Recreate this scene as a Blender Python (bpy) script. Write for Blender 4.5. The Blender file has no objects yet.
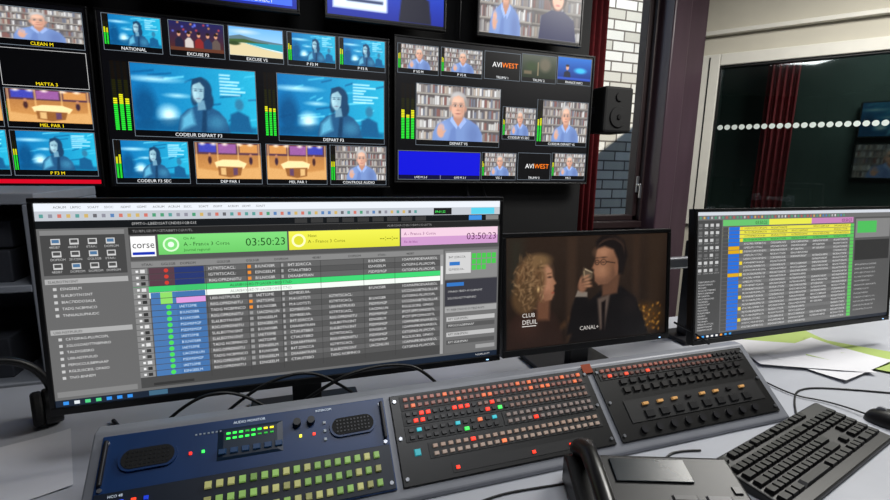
import bpy, math, random
import numpy as np
from mathutils import Vector, Matrix
random.seed(7); np.random.seed(7)
SC=bpy.context.scene
COL=SC.collection
try:
    SC.view_settings.view_transform='Standard'
except Exception: pass

def lin(c):
    return tuple(((x/12.92) if x<=0.04045 else ((x+0.055)/1.055)**2.4) for x in c[:3])

# ---------------------------------------------------------------- materials
MATS={}
def pmat(name,col,rough=.5,metal=0.,noise=0.,nscale=20.,bump=0.,emit=None,estr=0.,stretch=None):
    if name in MATS: return MATS[name]
    m=bpy.data.materials.new(name); m.use_nodes=True; nt=m.node_tree
    b=nt.nodes['Principled BSDF']; l=lin(col)
    b.inputs['Base Color'].default_value=(*l,1); b.inputs['Roughness'].default_value=rough; b.inputs['Metallic'].default_value=metal
    if noise>0 or bump>0:
        tc=nt.nodes.new('ShaderNodeTexCoord'); n=nt.nodes.new('ShaderNodeTexNoise'); n.inputs['Scale'].default_value=nscale; n.inputs['Detail'].default_value=5
        if stretch:
            mp=nt.nodes.new('ShaderNodeMapping'); mp.inputs['Scale'].default_value=stretch
            nt.links.new(tc.outputs['Object'],mp.inputs[0]); nt.links.new(mp.outputs[0],n.inputs['Vector'])
        else: nt.links.new(tc.outputs['Object'],n.inputs['Vector'])
        if noise>0:
            cr=nt.nodes.new('ShaderNodeValToRGB')
            cr.color_ramp.elements[0].position=.3; cr.color_ramp.elements[1].position=.7
            cr.color_ramp.elements[0].color=(*[x*(1-noise) for x in l],1); cr.color_ramp.elements[1].color=(*[min(1,x*(1+noise)) for x in l],1)
            nt.links.new(n.outputs['Fac'],cr.inputs[0]); nt.links.new(cr.outputs[0],b.inputs['Base Color'])
        if bump>0:
            bp=nt.nodes.new('ShaderNodeBump'); bp.inputs['Strength'].default_value=bump; bp.inputs['Distance'].default_value=.002
            nt.links.new(n.outputs['Fac'],bp.inputs['Height']); nt.links.new(bp.outputs[0],b.inputs['Normal'])
    if emit:
        b.inputs['Emission Color'].default_value=(*lin(emit),1); b.inputs['Emission Strength'].default_value=estr
    MATS[name]=m; return m

def attr_mat(name,base=True,k=1.,rough=.4):
    m=bpy.data.materials.new(name); m.use_nodes=True; nt=m.node_tree; b=nt.nodes['Principled BSDF']
    a=nt.nodes.new('ShaderNodeAttribute'); a.attribute_name='Col'
    nt.links.new(a.outputs['Color'],b.inputs['Emission Color'])
    if base:
        nt.links.new(a.outputs['Color'],b.inputs['Base Color'])
        mu=nt.nodes.new('ShaderNodeMath'); mu.operation='MULTIPLY'; mu.inputs[1].default_value=k
        nt.links.new(a.outputs['Alpha'],mu.inputs[0]); nt.links.new(mu.outputs[0],b.inputs['Emission Strength'])
    else:
        b.inputs['Base Color'].default_value=(.004,.004,.005,1); b.inputs['Emission Strength'].default_value=k
    b.inputs['Roughness'].default_value=rough
    try: m.cycles.emission_sampling='NONE'
    except Exception: pass
    return m
M_TV=attr_mat('lcd_picture_wall',False,1.4,.35)
M_MON=attr_mat('lcd_picture_desk',False,1.12,.35)
M_DIM=attr_mat('screen_reflection_dim',False,.2,.35)  # faint glow for the stand-ins of reflected screens
M_BTN=attr_mat('button_caps',True,1.,.4)
BLACK=pmat('black_plastic',(.055,.055,.06),.42,noise=.15,nscale=60)
BLACKM=pmat('black_matte',(.035,.035,.045),.75,noise=.2,nscale=30)
DARK=pmat('dark_grey_metal',(.12,.12,.14),.45,.3,noise=.1)
GREY=pmat('light_grey_metal',(.58,.59,.62),.4,.2,noise=.06,nscale=15)
SILVER=pmat('brushed_silver',(.7,.71,.74),.3,.9,noise=.05,stretch=(1,40,1))

# ---------------------------------------------------------------- mesh helpers
def link(o,parent=None):
    COL.objects.link(o)
    if parent: o.parent=parent
    return o
def root(name,loc=(0,0,0),rot=(0,0,0)):
    e=bpy.data.objects.new(name,None); e.location=loc; e.rotation_euler=rot; e.empty_display_size=.05
    return link(e)
def mesh(name,verts,faces,mats,parent=None,mi=None,smooth=False,bevel=0,loc=(0,0,0),rot=(0,0,0),bseg=2):
    me=bpy.data.meshes.new(name); me.from_pydata([tuple(v) for v in verts],[],faces)
    for m in (mats if isinstance(mats,(list,tuple)) else [mats]): me.materials.append(m)
    if mi:
        for p,i in zip(me.polygons,mi): p.material_index=i
    if smooth:
        for p in me.polygons: p.use_smooth=True
    me.update()
    o=bpy.data.objects.new(name,me); o.location=loc; o.rotation_euler=rot; link(o,parent)
    if bevel>0:
        b=o.modifiers.new('bevel','BEVEL'); b.width=bevel; b.segments=bseg; b.limit_method='ANGLE'; b.angle_limit=math.radians(40)
    return o
BF=[(0,3,2,1),(4,5,6,7),(0,1,5,4),(1,2,6,5),(2,3,7,6),(3,0,4,7)]
def bverts(c,s):
    x,y,z=c; a,b,d=s[0]/2,s[1]/2,s[2]/2
    return [(x-a,y-b,z-d),(x+a,y-b,z-d),(x+a,y+b,z-d),(x-a,y+b,z-d),(x-a,y-b,z+d),(x+a,y-b,z+d),(x+a,y+b,z+d),(x-a,y+b,z+d)]
def boxes(name,lst,mats,parent=None,bevel=0,**k):
    V=[];Fc=[];mi=[]
    for it in lst:
        n=len(V); V+=bverts(it[0],it[1]); Fc+=[tuple(i+n for i in f) for f in BF]; mi+=[it[2] if len(it)>2 else 0]*6
    return mesh(name,V,Fc,mats,parent,mi,bevel=bevel,**k)
def bx(x0,x1,y0,y1,z0,z1,m=0): return (((x0+x1)/2,(y0+y1)/2,(z0+z1)/2),(abs(x1-x0),abs(y1-y0),abs(z1-z0)),m)
def cboxes(name,lst,parent,taper=.82,**k):
    V=[];Fc=[];C=[]
    for cx,cy,z0,sx,sy,h,c,e in lst:
        n=len(V); a,b=sx/2,sy/2; ta,tb=a*taper,b*taper
        V+=[(cx-a,cy-b,z0),(cx+a,cy-b,z0),(cx+a,cy+b,z0),(cx-a,cy+b,z0),(cx-ta,cy-tb,z0+h),(cx+ta,cy-tb,z0+h),(cx+ta,cy+tb,z0+h),(cx-ta,cy+tb,z0+h)]
        Fc+=[tuple(i+n for i in f) for f in BF[1:]]; C+=[(*lin(c),e)]*8
    o=mesh(name,V,Fc,M_BTN,parent,**k)
    at=o.data.color_attributes.new('Col','FLOAT_COLOR','POINT'); at.data.foreach_set('color',np.array(C,dtype=np.float32).ravel())
    return o
def cyl(name,r,h,mat,parent=None,loc=(0,0,0),rot=(0,0,0),n=24,r2=None,bevel=0):
    r2=r if r2 is None else r2
    V=[(r*math.cos(2*math.pi*i/n),r*math.sin(2*math.pi*i/n),-h/2) for i in range(n)]+[(r2*math.cos(2*math.pi*i/n),r2*math.sin(2*math.pi*i/n),h/2) for i in range(n)]
    Fc=[(i,(i+1)%n,n+(i+1)%n,n+i) for i in range(n)]+[tuple(range(n))[::-1],tuple(range(n,2*n))]
    return mesh(name,V,Fc,mat,parent,loc=loc,rot=rot,bevel=bevel)
def prism(name,prof,x0,x1,mat,parent=None,bevel=0,**k):
    n=len(prof); V=[(x0,y,z) for y,z in prof]+[(x1,y,z) for y,z in prof]
    Fc=[(i,i+n,(i+1)%n+n,(i+1)%n) for i in range(n)]+[tuple(range(n)),tuple(range(n,2*n))[::-1]]
    return mesh(name,V,Fc,mat,parent,bevel=bevel,**k)
def tube(name,pts,r,mat,parent=None,res=10):
    cu=bpy.data.curves.new(name,'CURVE'); cu.dimensions='3D'; cu.bevel_depth=r; cu.bevel_resolution=3; cu.resolution_u=res
    sp=cu.splines.new('NURBS'); sp.points.add(len(pts)-1)
    for p,q in zip(sp.points,pts): p.co=(*q,1)
    sp.use_endpoint_u=True; sp.order_u=3
    cu.materials.append(mat)
    o=bpy.data.objects.new(name,cu); return link(o,parent)

# ---------------------------------------------------------------- text to mesh (cached)
TCACHE={}
def text_geo(s):
    if s in TCACHE: return TCACHE[s]
    cu=bpy.data.curves.new('tmp','FONT'); cu.body=s; cu.size=1; cu.resolution_u=1 if len(s)>17 else 2
    o=bpy.data.objects.new('tmp',cu); COL.objects.link(o)
    dg=bpy.context.evaluated_depsgraph_get(); dg.update()
    ev=o.evaluated_get(dg); me=ev.to_mesh()
    v=[tuple(x.co) for x in me.vertices]; f=[tuple(p.vertices) for p in me.polygons]
    ev.to_mesh_clear(); bpy.data.objects.remove(o); bpy.data.curves.remove(cu)
    w=max([a[0] for a in v]) if v else 0
    TCACHE[s]=(v,f,w); return TCACHE[s]

# ---------------------------------------------------------------- flat screen drawing
LAY=.00012
class Canvas:
    """flat artwork shown on a display panel; local u right, v up, metres"""
    def __init__(s): s.V=[];s.F=[];s.C=[]
    def rect(s,u0,v0,u1,v1,c,l=1,c2=None):
        n=len(s.V); w=l*LAY; s.V+=[(u0,v0,w),(u1,v0,w),(u1,v1,w),(u0,v1,w)]; s.F.append((n,n+1,n+2,n+3))
        a=lin(c); b=lin(c2) if c2 else a; s.C+=[b,b,a,a]
    def poly(s,pts,c,l=1):
        n=len(s.V); s.V+=[(x,y,l*LAY) for x,y in pts]; s.F.append(tuple(range(n,n+len(pts)))); s.C+=[lin(c)]*len(pts)
    def ell(s,x,y,rx,ry,c,l=1,n=14): s.poly([(x+rx*math.cos(2*math.pi*i/n),y+ry*math.sin(2*math.pi*i/n)) for i in range(n)],c,l)
    def frame(s,u0,v0,u1,v1,t,c,l=1):
        s.rect(u0,v0,u1,v0+t,c,l);s.rect(u0,v1-t,u1,v1,c,l);s.rect(u0,v0+t,u0+t,v1-t,c,l);s.rect(u1-t,v0+t,u1,v1-t,c,l)
    def text(s,t,x,y,h,c,l=3,al='c',maxw=None):
        v,f,w=text_geo(t); h=h*1.35; sx=h
        if maxw and w*h>maxw: sx=maxw/w
        off={'c':-w/2,'l':0,'r':-w}[al]*sx; n=len(s.V)
        s.V+=[(x+off+a[0]*sx,y+a[1]*h,l*LAY) for a in v]; s.F+=[tuple(i+n for i in q) for q in f]; s.C+=[lin(c)]*len(v)
    def pic(s,P,u0,v0,u1,v1,l=2):
        H,W,_=P.shape; n=len(s.V); w=l*LAY
        us=np.linspace(u0,u1,W); vs=np.linspace(v0,v1,H)
        L=np.where(P<=.04045,P/12.92,((np.clip(P,0,1)+.055)/1.055)**2.4)
        for j in range(H):
            vj=float(vs[j]); s.V+=[(float(u),vj,w) for u in us]
        s.C+=[tuple(c) for c in L.reshape(-1,3).tolist()]
        for j in range(H-1):
            b=n+j*W; s.F+=[(b+i,b+i+1,b+W+i+1,b+W+i) for i in range(W-1)]
    def build(s,name,mat,parent,loc=(0,0,0)):
        o=mesh(name,[(a,-c,b) for a,b,c in s.V],s.F,mat,parent,loc=loc)
        at=o.data.color_attributes.new('Col','FLOAT_COLOR','POINT')
        A=np.ones((len(s.C),4),dtype=np.float32); A[:,:3]=np.array(s.C,dtype=np.float32); at.data.foreach_set('color',A.ravel())
        return o

class Pic:
    def __init__(s,W,H,asp,c):
        s.asp=asp; xs=np.linspace(0,asp,W); ys=np.linspace(0,1,H); s.X,s.Y=np.meshgrid(xs,ys); s.A=np.zeros((H,W,3)); s.A[:]=c; s.px=1./H
    def mix(s,al,c):
        al=np.clip(al,0,1)[...,None]; s.A=s.A*(1-al)+np.array(c)*al
    def ell(s,x,y,rx,ry,c,rot=0,soft=.03,a=1):
        r=math.radians(rot); dx=s.X-x; dy=s.Y-y; u=(dx*math.cos(r)+dy*math.sin(r))/rx; v=(-dx*math.sin(r)+dy*math.cos(r))/ry
        d=(np.sqrt(u*u+v*v)-1)*min(rx,ry); s.mix(np.clip(.5-d/max(soft,s.px),0,1)*a,c)
    def poly(s,pts,c,soft=.015,a=1):
        n=len(pts); ins=np.zeros(s.X.shape,bool); D=np.full(s.X.shape,9.)
        for i in range(n):
            x1,y1=pts[i]; x2,y2=pts[(i+1)%n]
            if y1!=y2:
                cond=((y1>s.Y)!=(y2>s.Y)); xi=(x2-x1)*(s.Y-y1)/(y2-y1)+x1; ins^=cond&(s.X<xi)
            ex,ey=x2-x1,y2-y1; t=np.clip(((s.X-x1)*ex+(s.Y-y1)*ey)/(ex*ex+ey*ey+1e-9),0,1)
            D=np.minimum(D,np.hypot(s.X-x1-t*ex,s.Y-y1-t*ey))
        sd=np.where(ins,-D,D); s.mix(np.clip(.5-sd/max(soft,s.px),0,1)*a,c)
    def box(s,x0,y0,x1,y1,c,a=1,soft=.006): s.poly([(x0,y0),(x1,y0),(x1,y1),(x0,y1)],c,soft,a)
    def vgrad(s,cb,ct):
        t=s.Y[...,None]; s.A=np.array(cb)*(1-t)+np.array(ct)*t
    def grain(s,a): s.A=np.clip(s.A+np.random.randn(*s.A.shape[:2],1)*a,0,1)
    def get(s): return np.clip(s.A,0,1)

def shelf_bg(p,rng,k=1.):
    p.A[:]=(.34*k,.32*k,.32*k)
    for r in range(5):
        y=r*.21; x=0
        while x<p.asp:
            w=rng.uniform(.02,.06); h=rng.uniform(.13,.18)
            c=rng.choice([(.76,.76,.75),(.64,.63,.62),(.50,.47,.46),(.7,.65,.60),(.50,.35,.33),(.44,.46,.52),(.82,.82,.82),(.38,.36,.37)])
            p.box(x,y+.015,x+w*.9,y+h,tuple(q*k for q in c),soft=.02); x+=w
        p.box(0,y-.012,p.asp,y+.012,(.62*k,.60*k,.57*k),soft=.015)
def P_man(seed=1,W=84,H=48,dx=0,sc=1.):
    p=Pic(W,H,1.78,(0,0,0)); shelf_bg(p,random.Random(seed))
    def q(x,y): return ((x-.87)*sc+.87+dx,y*sc)
    P=lambda L:[q(*a) for a in L]
    E=lambda x,y,rx,ry,c,**k:p.ell(*q(x,y),rx*sc,ry*sc,c,**k)
    p.poly(P([(.30,-.3),(.34,.14),(.44,.30),(.64,.40),(.76,.45),(1.0,.44),(1.14,.39),(1.30,.30),(1.40,.14),(1.44,-.3)]),(.44,.54,.74),soft=.02)
    E(.55,.2,.12,.16,(.52,.62,.82),soft=.14,a=.7); E(1.2,.12,.14,.2,(.36,.44,.64),soft=.16,a=.7)
    p.poly(P([(.62,-.2),(.72,.2),(.82,.30),(.84,-.2)]),(.37,.46,.68),a=.6,soft=.04)
    p.poly(P([(.76,.36),(.78,.52),(.96,.52),(.97,.38),(.87,.27)]),(.70,.51,.43))
    p.poly(P([(.73,.45),(.86,.28),(.84,.22),(.70,.37)]),(.60,.70,.88)); p.poly(P([(1.0,.45),(.88,.28),(.92,.22),(1.05,.37)]),(.58,.67,.86))
    E(.87,.72,.185,.19,(.62,.61,.61)); E(.72,.66,.05,.11,(.56,.55,.54)); E(1.015,.66,.045,.11,(.54,.53,.52)); E(.83,.84,.12,.05,(.74,.73,.73),soft=.06,a=.8)
    E(.705,.60,.025,.05,(.75,.55,.47)); E(1.025,.60,.022,.045,(.7,.5,.43))
    p.poly(P([(.725,.70),(.735,.52),(.79,.44),(.865,.415),(.94,.44),(.995,.52),(1.005,.70),(.97,.80),(.87,.84),(.77,.80)]),(.83,.65,.56),soft=.03)
    E(.83,.75,.10,.05,(.90,.74,.65),soft=.08,a=.8); E(.78,.56,.05,.05,(.88,.66,.57),soft=.06,a=.7)
    E(.955,.56,.045,.12,(.70,.51,.43),soft=.08,a=.7); E(.865,.43,.07,.03,(.68,.50,.42),soft=.05,a=.6)
    for ex in (.80,.92):
        E(ex,.655,.048,.028,(.45,.36,.33),soft=.03,a=.8); E(ex,.65,.032,.014,(.86,.80,.76),soft=.015); E(ex,.65,.015,.015,(.16,.13,.13),soft=.012)
        E(ex,.70,.042,.009,(.55,.48,.45),soft=.02,a=.8)
    p.poly(P([(.852,.66),(.835,.575),(.87,.56),(.895,.575),(.872,.66)]),(.80,.60,.51),soft=.03); E(.866,.568,.03,.009,(.58,.39,.33),soft=.02,a=.8)
    E(.864,.505,.048,.011,(.58,.32,.30),soft=.015); E(.862,.48,.03,.010,(.80,.60,.53),soft=.02)
    E(.50,.14,.07,.09,(.80,.61,.52),rot=20)
    for i in range(4): E(.455+.036*i,.235+.01*i*(3-i),.014,.055,(.84,.65,.56),rot=-15+8*i,soft=.02)
    E(.578,.16,.016,.045,(.80,.61,.52),rot=-45,soft=.02)
    return p.get()
def P_blue(seed=1,W=84,H=48,fx=.95):
    rng=random.Random(seed); p=Pic(W,H,1.78,(0,0,0)); t=p.X[...,None]/1.78
    p.A=np.array((.06,.42,.66))*(1-t)+np.array((.14,.66,.80))*t
    for i in range(18):
        x=rng.uniform(0,1.7); y=rng.uniform(.1,.95); w=rng.uniform(.1,.4)
        p.poly([(x,y),(x+w,y+.05),(x+w,y+.08),(x,y+.03)],rng.choice([(.50,.90,.97),(.04,.30,.50),(.30,.76,.88)]),soft=.02,a=.6)
    p.ell(.16,.35,.16,.3,(.03,.24,.42),soft=.12,a=.7)
    p.ell(.48,.25,.12,.12,(.88,.99,1.0),soft=.16,a=.9); p.ell(.30,.78,.24,.03,(.80,.97,1.),soft=.07,a=.9); p.ell(.62,.55,.10,.02,(.85,.99,1),soft=.06,a=.85)
    p.poly([(0,0),(0,.14),(.6,.20),(1.78,.1),(1.78,0)],(.04,.28,.46),soft=.06,a=.7)
    x=fx
    p.poly([(x-.36,0),(x-.31,.24),(x-.20,.35),(x-.06,.41),(x+.12,.41),(x+.26,.34),(x+.36,.22),(x+.42,0)],(.13,.32,.48),soft=.025)
    p.poly([(x-.31,.02),(x-.28,.22),(x-.14,.35),(x-.10,.12)],(.40,.74,.86),soft=.07,a=.8); p.ell(x+.22,.16,.12,.10,(.24,.52,.66),soft=.12,a=.7); p.poly([(x-.02,.0),(x+.02,.34),(x+.08,.34),(x+.06,0)],(.07,.20,.33),soft=.03,a=.8)
    p.ell(x+.02,.66,.15,.19,(.10,.24,.37),soft=.03); p.ell(x+.09,.50,.10,.15,(.10,.24,.37),soft=.03); p.ell(x-.09,.52,.05,.12,(.10,.24,.37),soft=.03)
    p.poly([(x-.05,.34),(x-.05,.5),(x+.05,.5),(x+.07,.36)],(.40,.58,.68),soft=.02)
    p.poly([(x-.11,.73),(x-.115,.62),(x-.10,.53),(x-.055,.465),(x-.01,.465),(x+.045,.54),(x+.06,.70),(x-.0,.78)],(.54,.70,.76),soft=.02)
    p.ell(x-.08,.60,.03,.08,(.74,.90,.94),soft=.06,a=.7); p.ell(x-.065,.645,.018,.008,(.12,.20,.30),soft=.015); p.ell(x+.012,.645,.018,.008,(.12,.20,.30),soft=.015); p.ell(x-.065,.672,.022,.006,(.25,.38,.48),soft=.015); p.ell(x+.012,.672,.022,.006,(.25,.38,.48),soft=.015); p.ell(x-.03,.525,.026,.008,(.44,.42,.52),soft=.012); p.ell(x-.032,.58,.010,.02,(.66,.80,.85),soft=.02)
    p.poly([(x-.12,.70),(x-.11,.82),(x+.03,.86),(x+.13,.76),(x+.05,.74),(x+.0,.79),(x-.08,.76)],(.10,.24,.37),soft=.02)
    p.poly([(1.36,.04),(1.38,.30),(1.50,.36),(1.66,.28),(1.70,.02)],(.08,.34,.52),soft=.04); p.ell(1.52,.46,.065,.09,(.18,.46,.60),soft=.04)
    for i in range(7): p.box(1.24,.60+.05*i,1.24+rng.uniform(.15,.45),.625+.05*i,(.85,.98,1.),a=.7,soft=.012)
    p.grain(.008); return p.get()
def P_studio(W=84,H=48):
    p=Pic(W,H,1.78,(0,0,0)); p.vgrad((.80,.57,.31),(.60,.39,.22))
    p.box(0,.68,1.78,1,(.32,.20,.26)); p.box(.1,.74,.56,.97,(.24,.26,.66)); p.box(.62,.72,1.1,.97,(.56,.34,.58)); p.box(1.2,.74,1.7,.97,(.78,.54,.30))
    for x in (.02,.58,1.14,1.72): p.box(x,.3,x+.03,1,(.90,.72,.46),soft=.03,a=.8)
    p.poly([(0,0),(0,.3),(.5,.22),(1.78,.34),(1.78,0)],(.82,.62,.38),soft=.06)
    p.poly([(.55,.32),(.5,.46),(.72,.54),(1.15,.54),(1.38,.44),(1.3,.30),(1.0,.24)],(.94,.84,.62),soft=.03); p.poly([(.60,.10),(.58,.35),(1.26,.33),(1.2,.10),(.9,.04)],(.55,.35,.18),soft=.03)
    p.poly([(.66,.12),(.66,.31),(.8,.31),(.8,.10)],(.84,.68,.45),soft=.03); p.poly([(1.0,.10),(1.0,.31),(1.12,.31),(1.12,.12)],(.36,.25,.36),soft=.03)
    p.ell(.38,.52,.05,.11,(.26,.15,.15)); p.ell(.38,.67,.035,.045,(.7,.48,.36)); p.ell(1.5,.52,.05,.11,(.22,.14,.20)); p.ell(1.5,.67,.035,.045,(.7,.48,.36))
    for x in (.2,.5,.8,1.2,1.5): p.ell(x,.97,.05,.03,(1,.96,.88),soft=.08)
    p.grain(.01); return p.get()
def P_beach(W=84,H=48):
    p=Pic(W,H,1.78,(0,0,0)); p.vgrad((.74,.84,.90),(.40,.66,.90))
    p.ell(.5,.85,.3,.06,(.88,.90,.93),soft=.12,a=.7)
    p.poly([(0,.5),(0,.66),(.35,.74),(.7,.66),(1.1,.6),(1.5,.56),(1.78,.54),(1.78,.48)],(.34,.44,.48),soft=.02); p.poly([(0,.46),(0,.56),(.5,.6),(.9,.52),(1.3,.5),(1.3,.46)],(.24,.34,.18),soft=.02)
    p.poly([(.4,.46),(1.78,.5),(1.78,.24),(1.0,.3)],(.12,.56,.64)); p.poly([(0,0),(0,.44),(.5,.46),(1.1,.3),(1.78,.2),(1.78,0)],(.82,.76,.60),soft=.03)
    p.poly([(.5,.46),(1.1,.31),(1.78,.215),(1.78,.24),(1.1,.34)],(.92,.94,.92)); p.ell(.15,.42,.2,.07,(.18,.26,.14),soft=.04); return p.get()
def P_group(W=84,H=48):
    p=Pic(W,H,1.78,(.18,.10,.12)); p.vgrad((.30,.14,.12),(.12,.12,.32)); rng=random.Random(3)
    for i in range(16): p.ell(rng.uniform(0,1.78),rng.uniform(.65,.98),.03,.03,rng.choice([(.95,.65,.3),(.4,.5,1),(.9,.3,.3)]),soft=.06,a=.8)
    for i,x in enumerate((.3,.62,.95,1.25,1.52)):
        c=[(.12,.12,.2),(.75,.72,.7),(.5,.15,.15),(.15,.18,.3),(.35,.3,.28)][i]
        p.poly([(x-.14,.02),(x-.13,.36),(x-.04,.46),(x+.05,.46),(x+.14,.34),(x+.15,.02)],c,soft=.03); p.ell(x,.57,.055,.08,(.80,.58,.46)); p.ell(x,.63,.06,.05,(.14,.09,.07))
    p.box(0,0,1.78,.12,(.35,.2,.14)); return p.get()
def P_pres(W=84,H=48):
    p=Pic(W,H,1.78,(0,0,0)); p.vgrad((.08,.14,.55),(.14,.36,.90))
    p.box(.9,.1,1.7,.92,(.85,.9,.97)); p.box(.96,.5,1.64,.86,(.2,.4,.8)); p.box(.96,.2,1.5,.25,(.2,.25,.4)); p.box(.96,.32,1.6,.37,(.2,.25,.4))
    p.poly([(.2,0),(.24,.34),(.38,.42),(.54,.42),(.68,.33),(.72,0)],(.10,.10,.16)); p.ell(.46,.62,.1,.14,(.8,.6,.5)); p.ell(.46,.73,.11,.08,(.2,.13,.1)); return p.get()
def P_duo(W=110,H=62):
    a=P_man(9,W//2,H); b=Pic(W-W//2,H,.89,(.35,.30,.28)); shelf_bg(b,random.Random(5),.8)
    b.poly([(.12,0),(.16,.34),(.34,.44),(.56,.44),(.76,.32),(.82,0)],(.10,.12,.28)); b.ell(.45,.64,.16,.2,(.18,.11,.09)); b.ell(.45,.60,.105,.155,(.84,.64,.54))
    for e in (.405,.495): b.ell(e,.62,.018,.012,(.1,.07,.07),soft=.015)
    b.ell(.45,.515,.035,.01,(.6,.25,.25),soft=.015)
    return np.concatenate([a,b.get()],1)
def P_film(W=250,H=148):
    p=Pic(W,H,1.72,(.07,.045,.035)); p.vgrad((.10,.07,.05),(.17,.125,.095))
    p.box(.60,.0,.70,1,(.22,.16,.12),soft=.05,a=.7); p.box(.02,.5,.16,1,(.16,.16,.13),soft=.12,a=.7); p.box(1.32,.3,1.40,1,(.21,.15,.11),soft=.05,a=.6); p.box(1.5,.2,1.66,1,(.19,.14,.10),soft=.08,a=.6)
    rng=random.Random(11)
    p.ell(1.42,.17,.22,.14,(.30,.20,.08),soft=.12,a=.8)
    for i in range(80): p.ell(1.42+rng.uniform(-.2,.24),.17+rng.uniform(-.13,.14),.012,.008,rng.choice([(.66,.45,.16),(.80,.58,.26),(.42,.25,.08),(.2,.12,.05)]),rot=rng.uniform(0,180),soft=.018,a=.8)
    for i in range(12): p.ell(rng.uniform(.5,.8),rng.uniform(.05,.25),.012,.02,(.40,.27,.16),soft=.04,a=.6)
    # woman in profile looking right
    p.poly([(0,0),(.02,.24),(.14,.36),(.33,.40),(.48,.30),(.55,.12),(.58,0)],(.15,.10,.08),soft=.04)
    p.ell(.2,.2,.12,.1,(.23,.15,.12),soft=.14,a=.6)
    p.poly([(.30,.25),(.29,.5),(.43,.46),(.42,.24)],(.38,.25,.18),soft=.04)
    p.poly([(.28,.76),(.40,.755),(.445,.70),(.455,.635),(.492,.575),(.467,.555),(.472,.525),(.464,.505),(.470,.475),(.445,.425),(.38,.42),(.28,.5)],(.57,.40,.30),soft=.02)
    p.ell(.40,.66,.04,.07,(.68,.50,.39),soft=.09,a=.7); p.ell(.38,.53,.05,.06,(.66,.46,.36),soft=.08,a=.7); p.ell(.34,.46,.08,.04,(.40,.27,.20),soft=.08,a=.6)
    p.ell(.23,.62,.15,.20,(.36,.26,.17),soft=.05); p.ell(.18,.46,.13,.15,(.30,.22,.14),soft=.05); p.ell(.31,.79,.12,.06,(.43,.33,.22),soft=.05)
    for i in range(220):
        a=rng.uniform(0,6.28); rr=rng.uniform(.1,1.05); x=.22+.16*rr*math.cos(a); y=.60+.25*rr*math.sin(a)
        p.ell(x,y,rng.uniform(.012,.03),.006,rng.choice([(.54,.42,.30),(.22,.16,.10),(.46,.35,.24),(.26,.19,.12),(.62,.50,.36)]),rot=rng.uniform(0,180),soft=.012,a=.55)
    p.ell(.424,.635,.018,.007,(.14,.09,.07),soft=.014); p.poly([(.40,.67),(.443,.675),(.443,.667),(.40,.660)],(.32,.22,.15),soft=.012,a=.8); p.ell(.458,.49,.014,.007,(.52,.25,.2),soft=.012); p.ell(.31,.53,.010,.02,(.8,.66,.46),soft=.02)
    # man, drinking, facing left
    p.poly([(.62,0),(.70,.20),(.80,.36),(.98,.48),(1.20,.50),(1.36,.38),(1.46,.18),(1.52,0)],(.055,.045,.045),soft=.03)
    p.ell(1.3,.32,.08,.08,(.11,.09,.085),soft=.12,a=.7)
    p.poly([(.93,.40),(.96,.10),(1.01,.10),(1.07,.44)],(.32,.27,.24),soft=.03); p.poly([(.975,.36),(.985,.06),(1.01,.06),(1.02,.38)],(.06,.04,.04),soft=.02)
    p.poly([(.98,.42),(.98,.6),(1.17,.62),(1.15,.44)],(.34,.23,.17),soft=.03)
    p.poly([(.925,.88),(.905,.80),(.900,.765),(.866,.695),(.888,.678),(.885,.65),(.893,.625),(.898,.57),(.94,.53),(1.04,.54),(1.15,.62),(1.17,.84),(1.04,.93)],(.52,.36,.27),soft=.02)
    p.ell(.99,.84,.07,.04,(.65,.47,.36),soft=.08,a=.8); p.ell(.98,.67,.055,.04,(.61,.44,.33),soft=.08,a=.8); p.ell(1.10,.68,.06,.13,(.36,.25,.18),soft=.1,a=.6)
    p.poly([(.895,.60),(.90,.56),(.95,.52),(1.05,.53),(1.13,.60),(1.11,.68),(1.06,.60),(.97,.585)],(.26,.18,.14),soft=.06,a=.4)
    p.poly([(.915,.875),(.905,.94),(.97,1.0),(1.12,1.0),(1.22,.94),(1.26,.80),(1.21,.62),(1.165,.62),(1.15,.76),(1.10,.86),(1.0,.895)],(.085,.065,.06),soft=.03)
    for i in range(30):
        a=rng.uniform(.2,2.6); p.ell(1.07+.15*math.cos(a),.85+.11*math.sin(a),.035,.005,(.19,.14,.115),rot=math.degrees(a)+80,soft=.012,a=.6)
    p.ell(1.13,.69,.022,.042,(.46,.31,.23),soft=.02)
    def rim(x,y,rx,ry):
        for k in range(36):
            a=2*math.pi*k/36; p.ell(x+rx*math.cos(a),y+ry*math.sin(a),.0035,.0035,(.08,.06,.05),soft=.008,a=.55)
    rim(.920,.745,.022,.022); rim(.990,.745,.030,.026); p.poly([(1.022,.752),(1.12,.735),(1.12,.729),(1.022,.744)],(.06,.04,.04),soft=.008); p.poly([(.942,.750),(.960,.750),(.960,.745),(.942,.745)],(.06,.04,.04),soft=.008)
    p.ell(.918,.744,.010,.004,(.14,.09,.07),soft=.010); p.ell(.988,.744,.014,.005,(.14,.09,.07),soft=.010); p.ell(.918,.788,.018,.005,(.20,.14,.11),soft=.012); p.ell(.99,.79,.030,.006,(.20,.14,.11),soft=.012)
    # glass and hand
    p.poly([(.775,.705),(.878,.655),(.872,.60),(.82,.57),(.76,.62)],(.40,.34,.27),soft=.02,a=.7); p.poly([(.79,.695),(.868,.657),(.870,.650),(.79,.684)],(.84,.76,.63),soft=.01,a=.8); p.poly([(.775,.67),(.785,.675),(.795,.61),(.785,.60)],(.74,.65,.5),soft=.01,a=.6)
    p.poly([(.60,.08),(.655,.34),(.71,.47),(.81,.45),(.87,.32),(.90,.12)],(.06,.05,.05),soft=.03); p.poly([(.69,.435),(.715,.495),(.82,.47),(.82,.425)],(.46,.42,.38),soft=.015)
    p.ell(.765,.525,.047,.05,(.49,.34,.26),soft=.03)
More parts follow.
